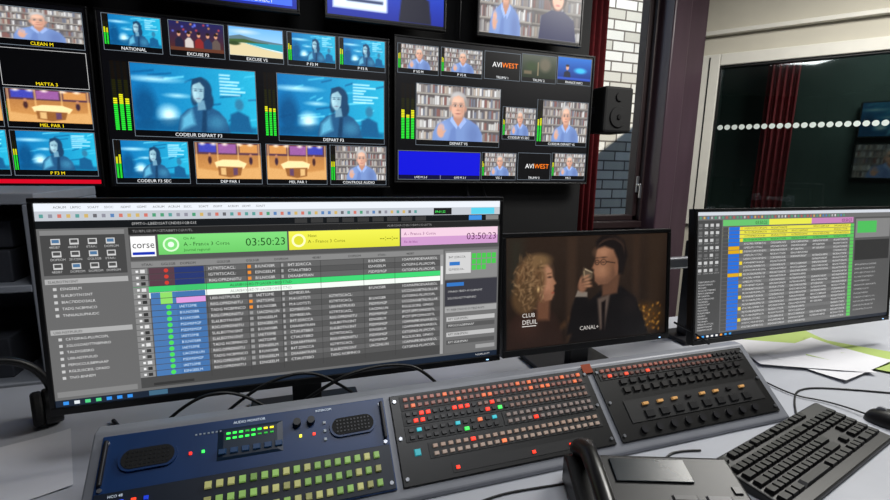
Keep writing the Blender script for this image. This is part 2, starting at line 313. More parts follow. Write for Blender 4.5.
    for i in range(4): p.ell(.803+.009*i,.618-.030*i,.038,.0135,(.58,.42,.32),rot=18-6*i,soft=.014); p.ell(.803+.009*i,.603-.030*i,.036,.004,(.34,.23,.17),rot=18-6*i,soft=.01,a=.8)
    p.ell(.745,.585,.014,.038,(.54,.38,.29),rot=-20,soft=.02)
    p.grain(.006); return p.get()

def bars(c,x0,x1,z0,z1,n=2,lv=.6):
    c.rect(x0,z0,x1,z1,(.03,.04,.05),2); w=(x1-x0)/n
    for i in range(n):
        a=x0+w*i+w*.18; b=x0+w*(i+1)-w*.18; h=z1-z0; k=lv*random.uniform(.85,1.05); s=.008*h
        v=0
        while v<1:
            t=v+.03; on=v<k; col=(.15,.85,.2) if v<.38 else ((.85,.85,.1) if v<.75 else (.5,.3,.1)); c.rect(a,z0+h*v,b,z0+h*t-s,col if on else tuple(q*.14 for q in col),3); v=t
WHT=(.86,.87,.88)
def tile(c,x0,z0,x1,z1,P,cap=None,bar=None,capc=WHT,fr=(.42,.46,.5),caph=.023):
    c.rect(x0,z0,x1,z1,(.015,.015,.02),1); c.frame(x0,z0,x1,z1,.0018,fr,2)
    zb=z0+(caph if cap else .003); a0=x0+.003
    if bar: bars(c,a0,a0+bar,zb,z1-.003,2); a0+=bar+.002
    if P is not None: c.pic(P,a0,zb,x1-.003,z1-.003,2)
    if cap: c.text(cap,(x0+x1)/2,z0+caph*.24,caph*.56,capc,4,maxw=(x1-x0)*.92)

def tv(name,x0,x1,z0,z1,y=2.3,depth=.055,bez=.009,canvas=None):
    cx=(x0+x1)/2; cz=(z0+z1)/2; W=x1-x0; H=z1-z0
    r=root(name,(cx,y,cz))
    L=[bx(-W/2,W/2,.002,depth*.5,-H/2,H/2),bx(-W*.36,W*.36,depth*.5,depth,-H*.36,H*.36),
       bx(-W/2,W/2,-.004,.002,H/2-bez,H/2),bx(-W/2,W/2,-.004,.002,-H/2,-H/2+bez),bx(-W/2,-W/2+bez,-.004,.002,-H/2+bez,H/2-bez),bx(W/2-bez,W/2,-.004,.002,-H/2+bez,H/2-bez)]
    boxes('housing',L,[BLACK],r,bevel=.002)
    boxes('wall_bracket',[bx(-.1,.1,depth,2.384-y,-.08,.08)],[DARK],r)
    if canvas: canvas.build('display',M_TV,r,loc=(-cx,.0005,-cz))
    return r

# ================================================================ ROOM
wall_m=pmat('wall_paint_dark',(.20,.19,.22),.8,noise=.08,nscale=6,bump=.2)
wall_w=pmat('wall_paint_warm_white',(.80,.78,.72),.75,noise=.04,nscale=5,bump=.15)
carpet=pmat('carpet',(.16,.16,.18),.95,noise=.3,nscale=200,bump=.5)
ceil_m=pmat('ceiling_paint',(.7,.7,.68),.9,noise=.03)
frame_w=pmat('white_frame_paint',(.88,.87,.83),.5,noise=.04,nscale=12)
ROOM_H=2.8
boxes('floor',[bx(-3,7,-2.6,3.0,-.1,0)],carpet)
boxes('ceiling',[bx(-3,7,-2.6,3.0,ROOM_H,ROOM_H+.1)],ceil_m)
WX0,WX1,WZ0,WZ1=2.10,2.54,.93,2.66
boxes('wall_back',[bx(-3,WX0,2.9,3.02,0,ROOM_H),bx(WX1,3.05,2.9,3.02,0,ROOM_H),bx(WX0,WX1,2.9,3.02,0,WZ0),bx(WX0,WX1,2.9,3.02,WZ1,ROOM_H)],wall_m)
boxes('wall_left',[bx(-3.1,-3,-2.6,3.02,0,ROOM_H)],wall_m)
boxes('wall_front',[bx(-3,7,-2.7,-2.6,0,ROOM_H)],wall_m)
ang=math.atan2(-.819,.574)
WR=root('wall_right',(2.95,2.9,0),(0,0,ang))
GT0,GT1,GZ0,GZ1=.17,3.0,.95,2.06
boxes('wall_panels',[bx(-.02,.02,0,.1,0,ROOM_H),bx(.02,GT0,.0,.1,0,.9),bx(GT0,6.5,0,.1,0,.90),bx(.02,6.5,0,.1,2.14,ROOM_H),bx(GT1+.08,6.5,0,.1,.90,2.14)],wall_w,WR)
boxes('wall_ledge',[bx(.02,6.5,-.05,0,2.27,2.30)],frame_w,WR,bevel=.004)
WN=root('window_2',(2.95,2.9,0),(0,0,ang))
boxes('window_frame',[bx(.03,GT0,-.03,.09,.90,2.14),bx(GT0,GT1,-.03,.09,GZ1,2.14),bx(GT0,GT1,-.03,.09,.90,GZ0),bx(GT1,GT1+.08,-.03,.09,.90,2.14),bx(1.75,1.80,-.03,.09,GZ0,GZ1)],frame_w,WN,bevel=.006)
boxes('window_gasket',[bx(GT0,GT0+.012,-.01,.05,GZ0,GZ1),bx(GT0,GT1,-.01,.05,GZ1-.012,GZ1),bx(.10,.108,-.034,-.029,.92,2.12)],[BLACK],WN)
def glassm(name,tint,k,rough):
    gl=bpy.data.materials.new(name); gl.use_nodes=True; nt=gl.node_tree; nt.nodes.clear()
    o_=nt.nodes.new('ShaderNodeOutputMaterial'); mx=nt.nodes.new('ShaderNodeMixShader'); tr=nt.nodes.new('ShaderNodeBsdfTransparent'); tr.inputs[0].default_value=(*tint,1); gs=nt.nodes.new('ShaderNodeBsdfGlossy'); gs.inputs['Roughness'].default_value=rough; mx.inputs[0].default_value=k
    nt.links.new(tr.outputs[0],mx.inputs[1]); nt.links.new(gs.outputs[0],mx.inputs[2]); nt.links.new(mx.outputs[0],o_.inputs[0]); return gl
boxes('glass_pane',[bx(GT0,GT1,.03,.036,GZ0,GZ1)],glassm('tinted_glass',(.70,.78,.75),.16,.03),WN)
dotm=pmat('frosted_vinyl_dot',(.86,.90,.88),.8,noise=.03)
V=[];Fc=[]
for i in range(60):
    cx=.212+i*.0455; n=len(V)
    V+=[(cx+.0185*math.cos(2*math.pi*k/16),.027,1.628+.0185*math.sin(2*math.pi*k/16)) for k in range(16)]; Fc.append(tuple(range(n,n+16)))
mesh('vinyl_dots',V,Fc,dotm,WN)
green=pmat('neighbour_wall_green',(.23,.27,.265),.8,noise=.2,nscale=2)
NB=root('wall_corridor',(2.95,2.9,0),(0,0,ang)); boxes('corridor_wall',[bx(.0,4.5,1.5,1.56,0,ROOM_H),bx(.0,4.5,.1,1.56,-.05,0),bx(.0,4.5,.1,1.56,ROOM_H,ROOM_H+.05),bx(4.5,4.56,.1,1.56,0,ROOM_H),bx(-.02,.03,.1,1.56,0,ROOM_H)],green,NB)

def curtain(name,x0,x1,y,z0,z1,mat,amp=.025,waves=5,parent=None):
    n=waves*10; V=[];Fc=[]
    for i in range(n+1):
        t=i/n; x=x0+(x1-x0)*t; yy=y+amp*math.sin(t*waves*2*math.pi)+.006*math.sin(t*37)
        V+=[(x,yy,z0),(x,yy+.003,z1)]
    for i in range(n): Fc.append((2*i,2*i+2,2*i+3,2*i+1))
    o=mesh(name,V,Fc,mat,parent,smooth=True); s=o.modifiers.new('s','SOLIDIFY'); s.thickness=.004; return o
redc=pmat('curtain_red_fabric',(.42,.09,.12),.9,noise=.2,nscale=40,bump=.3)
curtain('curtain',1.80,2.085,2.82,.02,2.75,redc,waves=6)
curtain('curtain_reflection',.40,.64,1.35,.02,2.7,pmat('curtain_reflection_red',(.62,.20,.24),.9,noise=.2,nscale=40),waves=5,parent=NB)  # added behind the glass to stand in for a red reflection
# exterior window
wfm=pmat('window_frame_dark_wood',(.15,.09,.10),.5,noise=.2,nscale=25,stretch=(8,8,1))
W1=root('window_1',(0,0,0))
boxes('window_frame',[bx(WX0,WX0+.02,2.93,2.98,WZ0,WZ1),bx(2.495,WX1,2.90,2.98,WZ0,WZ1),bx(WX0,WX1,2.90,2.98,WZ0,WZ0+.04),bx(WX0,WX1,2.90,2.98,WZ1-.05,WZ1),bx(WX0,WX1,2.84,2.90,WZ0-.05,WZ0),bx(2.53,WX1+.01,2.86,2.90,WZ0,WZ1)],wfm,W1,bevel=.006)
boxes('handle',[bx(2.505,2.525,2.885,2.90,1.14,1.26),bx(2.507,2.523,2.85,2.89,1.19,1.205),bx(2.507,2.523,2.85,2.865,1.10,1.205)],SILVER,W1,bevel=.003)
boxes('glazing',[bx(WX0+.02,2.495,2.945,2.95,WZ0+.04,WZ1-.05)],glassm('clear_glass',(1,1,1),.04,.02),W1)
boxes('trim_1',[bx(2.57,2.72,2.74,2.9,0,ROOM_H),bx(2.72,2.93,2.80,2.9,0,ROOM_H)],pmat('aubergine_paint',(.30,.23,.27),.35,noise=.12,nscale=3,stretch=(6,6,.6)),bevel=.01)
bm=bpy.data.materials.new('pale_block_facade'); bm.use_nodes=True; nt=bm.node_tree; b=nt.nodes['Principled BSDF']; tc=nt.nodes.new('ShaderNodeTexCoord'); mp=nt.nodes.new('ShaderNodeMapping'); mp.inputs['Rotation'].default_value=(math.radians(90),0,0); bt=nt.nodes.new('ShaderNodeTexBrick')
bt.inputs['Scale'].default_value=2.4; bt.inputs['Color1'].default_value=(.84,.82,.75,1); bt.inputs['Color2'].default_value=(.55,.52,.44,1); bt.inputs['Mortar'].default_value=(.14,.12,.10,1); bt.inputs['Mortar Size'].default_value=.022; bt.inputs['Brick Width'].default_value=.7; bt.inputs['Row Height'].default_value=.26
nt.links.new(tc.outputs['Object'],mp.inputs[0]); nt.links.new(mp.outputs[0],bt.inputs['Vector']); nt.links.new(bt.outputs[0],b.inputs['Base Color']); b.inputs['Roughness'].default_value=.9
boxes('neighbouring_building',[bx(1.0,8.0,4.6,4.8,-1,7)],bm)

# ================================================================ VIDEO WALL
boxes('video_wall_backing_panel',[bx(-2.3,1.66,2.385,2.41,0,2.62),bx(-2.3,-2.25,2.41,2.55,0,2.62),bx(1.61,1.66,2.41,2.55,0,2.62)],BLACKM)
blue1=P_blue(1,120,68); blue2=P_blue(2,84,48,.85); blues=P_blue(3,60,34); man=P_man(1,120,68); mans=P_man(4,64,36); man2=P_man(6,84,48,.05,1.); studio=P_studio(); studio2=P_studio(90,50)[:,::-1]
c=Canvas(); c.rect(-.657,1.203,.489,1.877,(.02,.02,.03),0)
tile(c,-.645,1.732,-.440,1.870,blues,'NATIONAL',.018)
tile(c,-.415,1.732,-.208,1.870,P_group(),'EXCUSE F3')
tile(c,-.192,1.732,.028,1.872,P_beach(),'EXCUSE VS')
tile(c,.044,1.732,.253,1.872,blues,'P F3 M',.016)
tile(c,.268,1.732,.481,1.872,blues,'P F3 R',.016)
bars(c,-.635,-.572,1.425,1.690,3,.55); tile(c,-.566,1.402,-.092,1.694,blue1,'CODEUR DEPART F3',caph=.026)
bars(c,-.062,-.012,1.425,1.690,3,.5); tile(c,-.006,1.402,.476,1.696,P_blue(5,120,68,.98),'DEPART F3',caph=.026)
tile(c,-.648,1.208,-.374,1.386,blue2,'CODEUR F3 SEC',.022)
tile(c,-.352,1.208,-.084,1.388,studio,'DEP PAR 1'); tile(c,-.064,1.208,.202,1.388,studio2,'MEL PAR 1')
tile(c,.217,1.208,.484,1.392,man2,'CONTROLE AUDIO',.02)
tv('wall_television',-.668,.499,1.193,1.886,canvas=c)
c=Canvas(); c.rect(.537,1.23,1.63,1.9,(.02,.02,.03),0)
tile(c,.540,1.740,.745,1.874,mans,'P VS M',.012); tile(c,.757,1.742,.977,1.876,mans,'P VS R',.012)
tile(c,.988,1.746,1.190,1.880,None,'TRUMV 1'); c.text('AVI',1.083,1.807,.026,(.9,.9,.9),4,'r'); c.text('WEST',1.086,1.807,.026,(1.,.5,.1),4,'l',maxw=.095)
p=Pic(64,36,1.78,(0,0,0)); p.vgrad((.12,.16,.10),(.30,.32,.28)); p.ell(.5,.5,.3,.2,(.2,.26,.16),soft=.2); p.ell(1.2,.6,.3,.3,(.38,.36,.30),soft=.2); p.box(.8,.1,.86,.7,(.5,.45,.35)); p.box(.1,.15,.5,.3,(.4,.36,.28),soft=.05); tile(c,1.198,1.748,1.404,1.886,p.get(),'TRUMV 2')
p=Pic(64,36,1.78,(0,0,0)); p.vgrad((.05,.16,.45),(.06,.40,.75)); p.ell(1.2,.45,.3,.12,(.2,.7,.9),soft=.1); p.poly([(.3,.05),(.34,.34),(.5,.42),(.66,.34),(.7,.05)],(.1,.12,.2)); p.ell(.5,.55,.08,.11,(.8,.6,.5)); p.ell(.5,.64,.09,.05,(.2,.14,.1)); p.box(0,.03,1.78,.12,(.15,.3,.7)); tile(c,1.411,1.752,1.624,1.892,p.get(),'FRANCE INFO')
bars(c,.555,.628,1.435,1.690,3,.5); tile(c,.632,1.406,1.085,1.700,man,'DEPART VS',caph=.026)
tile(c,1.100,1.450,1.296,1.616,mans,'CODEUR VS SEC',.012); tile(c,1.302,1.424,1.622,1.664,man2,'CODEUR DEPART VS',.03,caph=.024)
tile(c,.543,1.236,.983,1.378,None,None); c.rect(.547,1.259,.979,1.374,(.04,.06,.76),2); c.rect(.547,1.239,.979,1.258,(.03,.03,.2),2); c.text('LIVE M 2-3',.66,1.243,.011,WHT,4); c.text('LIVE M 2-1',.87,1.243,.011,WHT,4); c.rect(.762,1.239,.765,1.259,(.5,.5,.6),4)
tile(c,.990,1.238,1.190,1.380,mans,'VIS 1',.012)
tile(c,1.200,1.240,1.402,1.384,None,'TRUMV 3'); c.text('AVI',1.297,1.302,.026,(.9,.9,.9),4,'r'); c.text('WEST',1.300,1.302,.026,(1.,.5,.1),4,'l',maxw=.095)
tile(c,1.409,1.242,1.626,1.388,mans,'VIS 2',.012)
tv('wall_television',.523,1.642,1.218,1.910,canvas=c)
c=Canvas(); c.rect(-1.85,1.203,-.700,1.877,(.02,.02,.03),0)
YE=(.95,.85,.1)
for k,(xa,xb) in enumerate(((-.985,-.708),(-1.27,-.995),(-1.555,-1.28),(-1.84,-1.565))):
    tile(c,xa,1.722,xb,1.860,mans if k!=1 else P_duo(64,36),'CLEAN M',capc=YE); tile(c,xa,1.575,xb,1.712,None,'MATTA 3',capc=YE,fr=(.7,.7,.7))
    tile(c,xa,1.420,xb,1.567,studio,'MEL PAR 1',.012 if k==1 else .001,capc=YE); tile(c,xa,1.236,xb,1.410,blue2,'P F3 M',.014,capc=YE)
c.rect(-1.85,1.206,-.702,1.222,(.75,.02,.12),1)
tv('wall_television',-1.86,-.690,1.193,1.886,canvas=c)
def small(name,x0,x1,z0,P,extra=None):
    c=Canvas(); z1=z0+(x1-x0)*.6; c.rect(x0+.01,z0+.012,x1-.01,z1-.01,(.02,.02,.03),0)
    if P is not None: c.pic(P,x0+.012,z0+.02,x1-.012,z1-.012,1)
    if extra: extra(c)
    return tv(name,x0,x1,z0,z1,y=2.26,canvas=c)
def ex1(c):
    c.rect(-.46,1.965,-.26,2.02,(.85,.9,.95),3); c.text('08:47',-.36,1.98,.028,(.1,.1,.3),4); c.rect(-.2,1.965,.07,1.995,(.25,.40,1.),3); c.text('EN DIRECT',-.06,1.97,.016,WHT,4)
small('ceiling_monitor',-.485,.100,1.935,P_pres(),ex1)
small('ceiling_monitor',.205,.765,1.935,P_pres()[:,::-1])
small('ceiling_monitor',.925,1.520,1.935,P_duo())
small('ceiling_monitor',-1.30,-.62,1.93,studio2)
tube('video_wall_cable',[(.86,2.33,1.93),(.855,2.30,2.1),(.86,2.33,2.4)],.006,BLACK)
S=root('wall_speaker',(1.80,2.36,1.635))
boxes('cabinet',[bx(-.095,.095,-.09,.09,-.125,.125)],[BLACKM],S,bevel=.014)
cyl('woofer',.062,.012,BLACKM,S,(0,-.092,-.04),(math.radians(90),0,0),32,.055); cyl('woofer_cone',.02,.02,BLACK,S,(0,-.095,-.04),(math.radians(90),0,0),24,.012); cyl('tweeter',.024,.012,BLACKM,S,(0,-.092,.07),(math.radians(90),0,0),24)
boxes('bracket',[bx(-.16,-.08,.0,.03,-.02,.02),bx(-.17,-.14,.0,.12,-.06,.06)],[DARK],S)

# ================================================================ DESK
desk_m=pmat('desk_laminate_light_grey',(.70,.71,.74),.36,noise=.04,nscale=8)
D=root('control_room_desk')
prism('worktop',[(.30,.715),(.30,.75),(1.36,.75),(1.36,.715)],-1.0,2.6,desk_m,D,bevel=.006)
boxes('legs',[bx(-.95,-.90,.35,1.3,0,.715),bx(.85,.90,.45,1.3,0,.715),bx(2.5,2.55,.35,1.3,0,.715),bx(-.9,2.5,1.25,1.27,.15,.715)],[DARK],D,bevel=.004)
CP=[(.672,.7505),(.672,.759),(.808,.8817),(.83,.8817),(.83,.7505)]
prism('sloped_equipment_housing',CP,-.292,1.066,pmat('housing_grey_paint',(.52,.53,.56),.45,.1,noise=.06,nscale=15),bevel=.003)
A42=math.radians(42)
def panel(name,x0,w,mat,h=.158):
    r=root(name,(x0,.684,.770),(A42,0,0)); boxes('faceplate',[bx(0,w,0,h,.0008,.004)],[mat],r,bevel=.0012)
    V=[(u,v) for u in (.008,w-.008) for v in (.012,h-.012,h/2)]
    for i,(u,v) in enumerate(V): cyl('rack_screw_%d'%(i+1),.0032,.003,SILVER,r,(u,v,.0052),n=12)
    return r
bluem=pmat('panel_blue_paint',(.04,.20,.40),.4,noise=.1,nscale=10); navy=pmat('panel_navy',(.05,.10,.17),.45,noise=.1); pblk=pmat('panel_black',(.035,.035,.04),.4,noise=.1)
def artwork(name,cv,parent,z):
    o=cv.build(name,M_BTN,parent); o.rotation_euler=(-math.pi/2,0,0); o.location=(0,0,z)
    at=o.data.color_attributes['Col']; n=len(o.data.vertices); A=np.zeros(n*4,dtype=np.float32); at.data.foreach_get('color',A); A=A.reshape(-1,4); A[:,3]=.55; at.data.foreach_set('color',A.ravel()); return o
B=panel('intercom_monitoring_panel',-.277,.438,bluem)
boxes('lower_unit',[bx(.002,.436,.002,.074,.004,.0055)],[navy],B,bevel=.001)
boxes('unit_handles',[bx(.004,.010,.084,.150,.004,.012),bx(.428,.434,.084,.150,.004,.012)],[DARK],B,bevel=.002)
def pill(name,cx,cy,w,h,z,mat,parent,t=.004):
    V=[];n=20
    for k in range(2):
        for i in range(n):
            a=2*math.pi*i/n; x=math.cos(a);y=math.sin(a); sx=(w/2-h/2)*(1 if x>=0 else -1); V.append((cx+sx+h/2*x,cy+h/2*y,z+t*k))
    Fc=[(i,(i+1)%n,n+(i+1)%n,n+i) for i in range(n)]+[tuple(range(n,2*n))]
    return mesh(name,V,Fc,mat,parent)
for i,cx in enumerate((.066,.378)):
    pill('speaker_rim_%d'%(i+1),cx,.117,.080,.036,.004,bluem,B,.004); pill('speaker_grille_%d'%(i+1),cx,.117,.072,.029,.0081,BLACKM,B,.0008)
    cv=[]
    for a in range(10):
        for b in range(4): cv.append((cx-.027+a*.006,.108+b*.006,.0090,.003,.003,.0006,(.07,.08,.10),0))
    cboxes('speaker_mesh_%d'%(i+1),cv,B)
K=[]
K.append((.212,.118,.004,.10,.05,.0015,(.04,.13,.22),.05))
for i in range(8):
    K.append((.178+i*.0095,.134,.0056,.006,.003,.0015,(.2,.95,.3) if i<6 else (.95,.85,.1),1.6 if i not in(3,) else .1)); K.append((.178+i*.0095,.126,.0056,.006,.003,.0015,(.2,.95,.3),1.6 if i<5 else .05))
for i in range(6): K.append((.170+i*.017,.106,.0056,.012,.009,.004,(.10,.25,.42),.05))
for x,c_ in ((.124,(1,.15,.1)),(.312,(1,.2,.1)),(.290,(.95,.9,.2)),(.142,(.2,.9,.3))): K.append((x,.112,.004,.004,.004,.003,c_,2.5))
for i in range(3): K.append((.33,.10+i*.014,.004,.005,.005,.003,(.7,.74,.78),0))
for i in range(7): K.append((.13+i*.006,.140,.004,.003,.003,.001,(.6,.65,.7),0))
for r_ in range(3):
    for i in range(17):
        g_=random.random(); lit=random.random()<.85
        K.append((.152+i*.0162,.060-r_*.022,.0055,.0100,.0110,.005,(.56,.72,.38) if g_<.6 else (.72,.72,.46),.42*random.uniform(.5,1) if lit else .03))
for i in range(4): K.append((.022+i*.016,.058,.0055,.006,.006,.004,(.15,.3,1) if i!=2 else (.9,.2,.1),2. if i in(1,2) else .2))
for r_ in range(2):
    for i in range(6): K.append((.022+i*.019,.036-r_*.018,.0055,.013,.009,.004,(.16,.20,.26),0))
cboxes('buttons_and_leds',K,B)
for i,x in enumerate((.285,.308)): cyl('rotary_knob_%d'%(i+1),.007,.012,BLACK,B,(x,.134,.010),n=28,r2=.006)
cv=Canvas(); cv.text('AUDIO MONITOR',.21,.148,.0045,(.8,.85,.9),1); cv.text('HCO 48',.02,.066,.004,(.8,.85,.9),1,'l'); cv.text('INTERCOM',.33,.148,.004,(.8,.85,.9),1); artwork('panel_legend',cv,B,.0062)

Mx=panel('router_control_panel',.172,.428,pblk)
K=[]
def row(v,u0,u1,n,cf,sx=.66,sy=.0068,h=.004):
    w=(u1-u0)/n
    for i in range(n):
        c_,e=cf(i); K.append((u0+w*(i+.5),v,.004,w*sx,sy,h,c_,e))
red=(.95,.20,.12); org=(.90,.45,.28); pale=(.55,.44,.40); dk=(.12,.11,.12); grn=(.25,.9,.35); cyan=(.2,.7,.75)
rnd=random.Random(21)
row(.147,.022,.410,30,lambda i:((.66,.42,.37),.28) if rnd.random()<.8 else (org,.6)); row(.1345,.022,.410,30,lambda i:((.58,.38,.34),.22) if rnd.random()<.8 else (org,.6))
row(.119,.022,.410,30,lambda i:(red,1.5) if i in(2,3,7,8,9,13) else ((pale,.18) if i>10 else (dk,0))); row(.1065,.022,.410,30,lambda i:(red,1.4) if i in(1,2,12) else ((grn,1.2) if i in (14,) else ((pale,.18) if i>15 else (dk,0))))
row(.090,.022,.20,12,lambda i:(cyan,.7) if i%5==1 else ((org,.8) if i in (9,) else (dk,0))); row(.090,.215,.410,14,lambda i:((.56,.50,.48),.2))
row(.0775,.022,.20,12,lambda i:(grn,1.) if i in(7,) else (dk,0)); row(.0775,.215,.410,14,lambda i:((.56,.50,.48),.2) if i!=4 else (red,1.5))
row(.058,.06,.410,24,lambda i:((.66,.56,.50),.28) if i not in(5,) else (red,1.5)); row(.045,.06,.410,24,lambda i:((.66,.58,.53),.28) if i not in(9,) else (org,1.2))
for u in (.10,.25,.33): K.append((u,.016,.004,.007,.006,.003,red,1.8))
K.append((.034,.052,.004,.012,.012,.003,(.2,.7,.75),.3))
cboxes('illuminated_buttons',K,Mx)
boxes('button_bezels',[bx(.018,.414,.127,.1545,.0038,.0052),bx(.018,.414,.099,.1255,.0038,.0052),bx(.018,.205,.071,.0965,.0038,.0052),bx(.210,.414,.071,.0965,.0038,.0052),bx(.055,.414,.038,.0645,.0038,.0052),bx(.09,.36,.008,.026,.0038,.0048)],[pmat('bezel_black',(.07,.07,.08),.5,noise=.1)],Mx)
Pn=panel('camera_control_panel',.615,.431,pblk)
K=[]
row(.147,.014,.418,28,lambda i:((.60,.36,.31),.28) if i<22 else (dk,0)); row(.1345,.014,.418,28,lambda i:((.90,.30,.2),.9) if i in(1,4,8) else (((.42,.28,.25),.15) if i<24 else (dk,0)))
row(.118,.05,.40,14,lambda i:(dk,0),.7,.010); row(.100,.05,.40,14,lambda i:((.15,.14,.14),0),.7,.012)
row(.066,.07,.38,8,lambda i:((.80,.60,.36),.35) if i not in(3,6) else (dk,0),.40,.006,.006)
row(.045,.07,.38,8,lambda i:((.10,.10,.11),0),.62,.016,.005)
cboxes('illuminated_buttons',K,Pn)
boxes('panel_recess',[bx(.010,.421,.127,.1545,.0038,.0052),bx(.04,.41,.032,.078,.0038,.0055)],[MATS['bezel_black']],Pn)
for i in range(9): cyl('jack_socket_%d'%(i+1),.0075,.006,DARK,Pn,(.06+i*.038,.017,.006),n=18)
SN=root('orange_sticky_note',(.592,.684,.770),(A42,0,0)); boxes('note',[bx(0,.024,.148,.168,.0045,.0052)],pmat('orange_paper',(.62,.27,.14),.8,noise=.05),SN)

# ================================================================ DESK MONITORS
def monitor(name,x0,x1,z0,H,y,tilt,cv,stand=True,bez=.008):
    W=x1-x0; r=root(name,((x0+x1)/2,y,z0),(-math.radians(tilt),0,0))
    L=[bx(-W/2,W/2,.002,.022,0,H),bx(-W*.33,W*.33,.022,.045,H*.2,H*.85),bx(-W/2,W/2,-.003,.002,H-bez,H),bx(-W/2,W/2,-.003,.002,0,bez*1.7),bx(-W/2,-W/2+bez,-.003,.002,bez*1.7,H-bez),bx(W/2-bez,W/2,-.003,.002,bez*1.7,H-bez)]
    boxes('housing',L,[BLACK],r,bevel=.0015)
    boxes('power_led',[bx(W/2-.035,W/2-.029,-.0036,-.003,.005,.007)],[pmat('led_white',(.8,.9,1),.4,emit=(.6,.8,1),estr=2)],r)
    cv.build('display',M_MON,r,loc=(0,.0005,0))
    t=math.radians(tilt)
    if stand:
        dz=z0-.75
        boxes('stand_column',[bx(-.03,.03,.045,.075,-dz+.006,H*.5)],[BLACK],r,bevel=.004,rot=(t,0,0))
        boxes('stand_base',[bx(-.12,.12,-.02,.17,-dz+.0005,-dz+.012)],[BLACK],r,bevel=.004,rot=(t,0,0))
    return r
g=lambda x:(x,x,x)
def dash(c,x0,x1,z,h,col,l=3,dens=.8,rg=random):
    """line of small interface text fitted between x0 and x1"""
    if rg.random()>dens+.15: return
    n=max(2,int((x1-x0)/(h*1.35*.62))); n=min(n,26); k=rg.randrange(5); rr=random.Random(n*17+k)
    s=''.join(rr.choice('AERINOSTLUCDMPBG') if rr.random()<.84 else rr.choice(' :-0123456789') for _ in range(n)).strip() or 'AB'
    c.text(s,x0,z,h,col,l,'l',maxw=x1-x0)
X0_,X1_=-.394,.461; MC=(X0_+X1_)/2; ZB=.862
c=Canvas(); U=lambda x:x-MC; Zv=lambda z:z-ZB
def rc(x0,z0,x1,z1,col,l=1,c2=None): c.rect(U(x0),Zv(z0),U(x1),Zv(z1),col,l,c2)
rc(-.386,.876,.453,1.229,g(.40),0)
rc(-.386,1.216,.453,1.229,(.90,.92,.95),1)
for i in range(14): dash(c,U(-.36+i*.024),U(-.342+i*.024),Zv(1.2205),.004,g(.35),2,1.)
rc(-.386,1.200,.453,1.216,(.74,.76,.79),1)
for i in range(52): rc(-.38+i*.0125,1.205,-.3745+i*.0125,1.211,random.choice([(.3,.6,.45),(.8,.45,.4),(.35,.5,.7),(.4,.4,.42),(.8,.68,.4),(.55,.55,.6),(.35,.6,.58)]),2)
rc(.30,1.201,.34,1.215,g(.12),2); c.text('09:01:22',U(.303),Zv(1.205),.005,(.3,1,.4),3,'l',maxw=.034); rc(.385,1.201,.44,1.215,(.35,.80,.90),2)
rc(-.386,1.187,.453,1.200,(.08,.09,.10),1); dash(c,U(-.25),U(-.12),Zv(1.191),.005,g(.7)); rc(.38,1.1885,.41,1.1985,(.25,.55,.85),2); rc(.42,1.1885,.45,1.1985,g(.5),2)
for i in range(9): rc(.02+i*.03,1.189,.043+i*.03,1.198,g(.22),2)
# left column
rc(-.382,1.108,-.262,1.184,g(.27),1)
rc(-.382,1.176,-.262,1.184,g(.50),2)
for i in range(4):
    for j in range(3):
        x=-.368+i*.026; z=1.160-j*.021; rc(x,z,x+.013,z+.010,g(.78),2); rc(x+.0015,z+.003,x+.0115,z+.0085,g(.30) if (i+j)%3 else (.3,.45,.6),3); dash(c,U(x-.003),U(x+.018),Zv(z-.006),.004,g(.72),3,1.)
for (za,zb) in ((1.020,1.102),(.905,1.014)):
    rc(-.382,za,-.262,zb,g(.40),1); rc(-.382,zb-.009,-.262,zb,g(.66),2); dash(c,U(-.378),U(-.33),Zv(zb-.007),.0045,g(.2),3,1.)
    z=zb-.020
    while z>za+.012:
        rc(-.372,z,-.367,z+.005,g(.75),2); dash(c,U(-.362),U(random.uniform(-.33,-.29)),Zv(z+.0005),.0048,g(.82),3,1.); z-=.0115
rc(-.382,.893,-.262,.903,g(.5),1)
rc(-.386,.876,.453,.888,(.10,.14,.20),2)
for i in range(7): rc(-.375+i*.016,.879,-.367+i*.016,.885,random.choice([(.85,.88,.9),(.2,.55,.9),(.9,.6,.2),(.3,.8,.5)]),3)
rc(-.245,.878,-.215,.887,(.25,.4,.5),3); dash(c,U(.40),U(.44),Zv(.880),.004,g(.8))
# clocks
rc(-.256,1.128,.453,1.187,g(.32),1); rc(-.256,1.174,.453,1.186,g(.14),2); dash(c,U(-.25),U(-.05),Zv(1.178),.0045,g(.55)); dash(c,U(.20),U(.45),Zv(1.178),.0045,g(.5))
rc(-.254,1.135,-.216,1.171,(.96,.96,.96),2); c.text('corse',U(-.235),Zv(1.150),.013,(.05,.05,.05),4,maxw=.034); rc(-.252,1.138,-.218,1.143,(.1,.2,.7),3)
GRN=(.50,.86,.48); rc(-.212,1.137,.005,1.173,GRN,2,(.42,.78,.40)); rc(.008,1.137,.226,1.173,(.93,.93,.32),2,(.86,.86,.24)); rc(.229,1.155,.449,1.173,(.93,.80,.87),2); rc(.229,1.137,.449,1.155,(.80,.60,.79),2)
c.ell(U(-.192),Zv(1.155),.013,.013,(.85,.97,.82),3,20); c.ell(U(-.192),Zv(1.155),.010,.010,GRN,4,20); c.ell(U(-.192),Zv(1.155),.005,.005,(.9,1,.9),5)
c.text('A - France 3 Corse',U(-.172),Zv(1.1515),.0072,(.10,.28,.10),4,'l'); c.text('On Air',U(-.172),Zv(1.163),.005,(.15,.4,.15),4,'l'); c.text('Journal regional',U(-.172),Zv(1.142),.005,(.15,.4,.15),4,'l')
c.text('03:50:23',U(.001),Zv(1.148),.0155,(.12,.30,.12),4,'r')
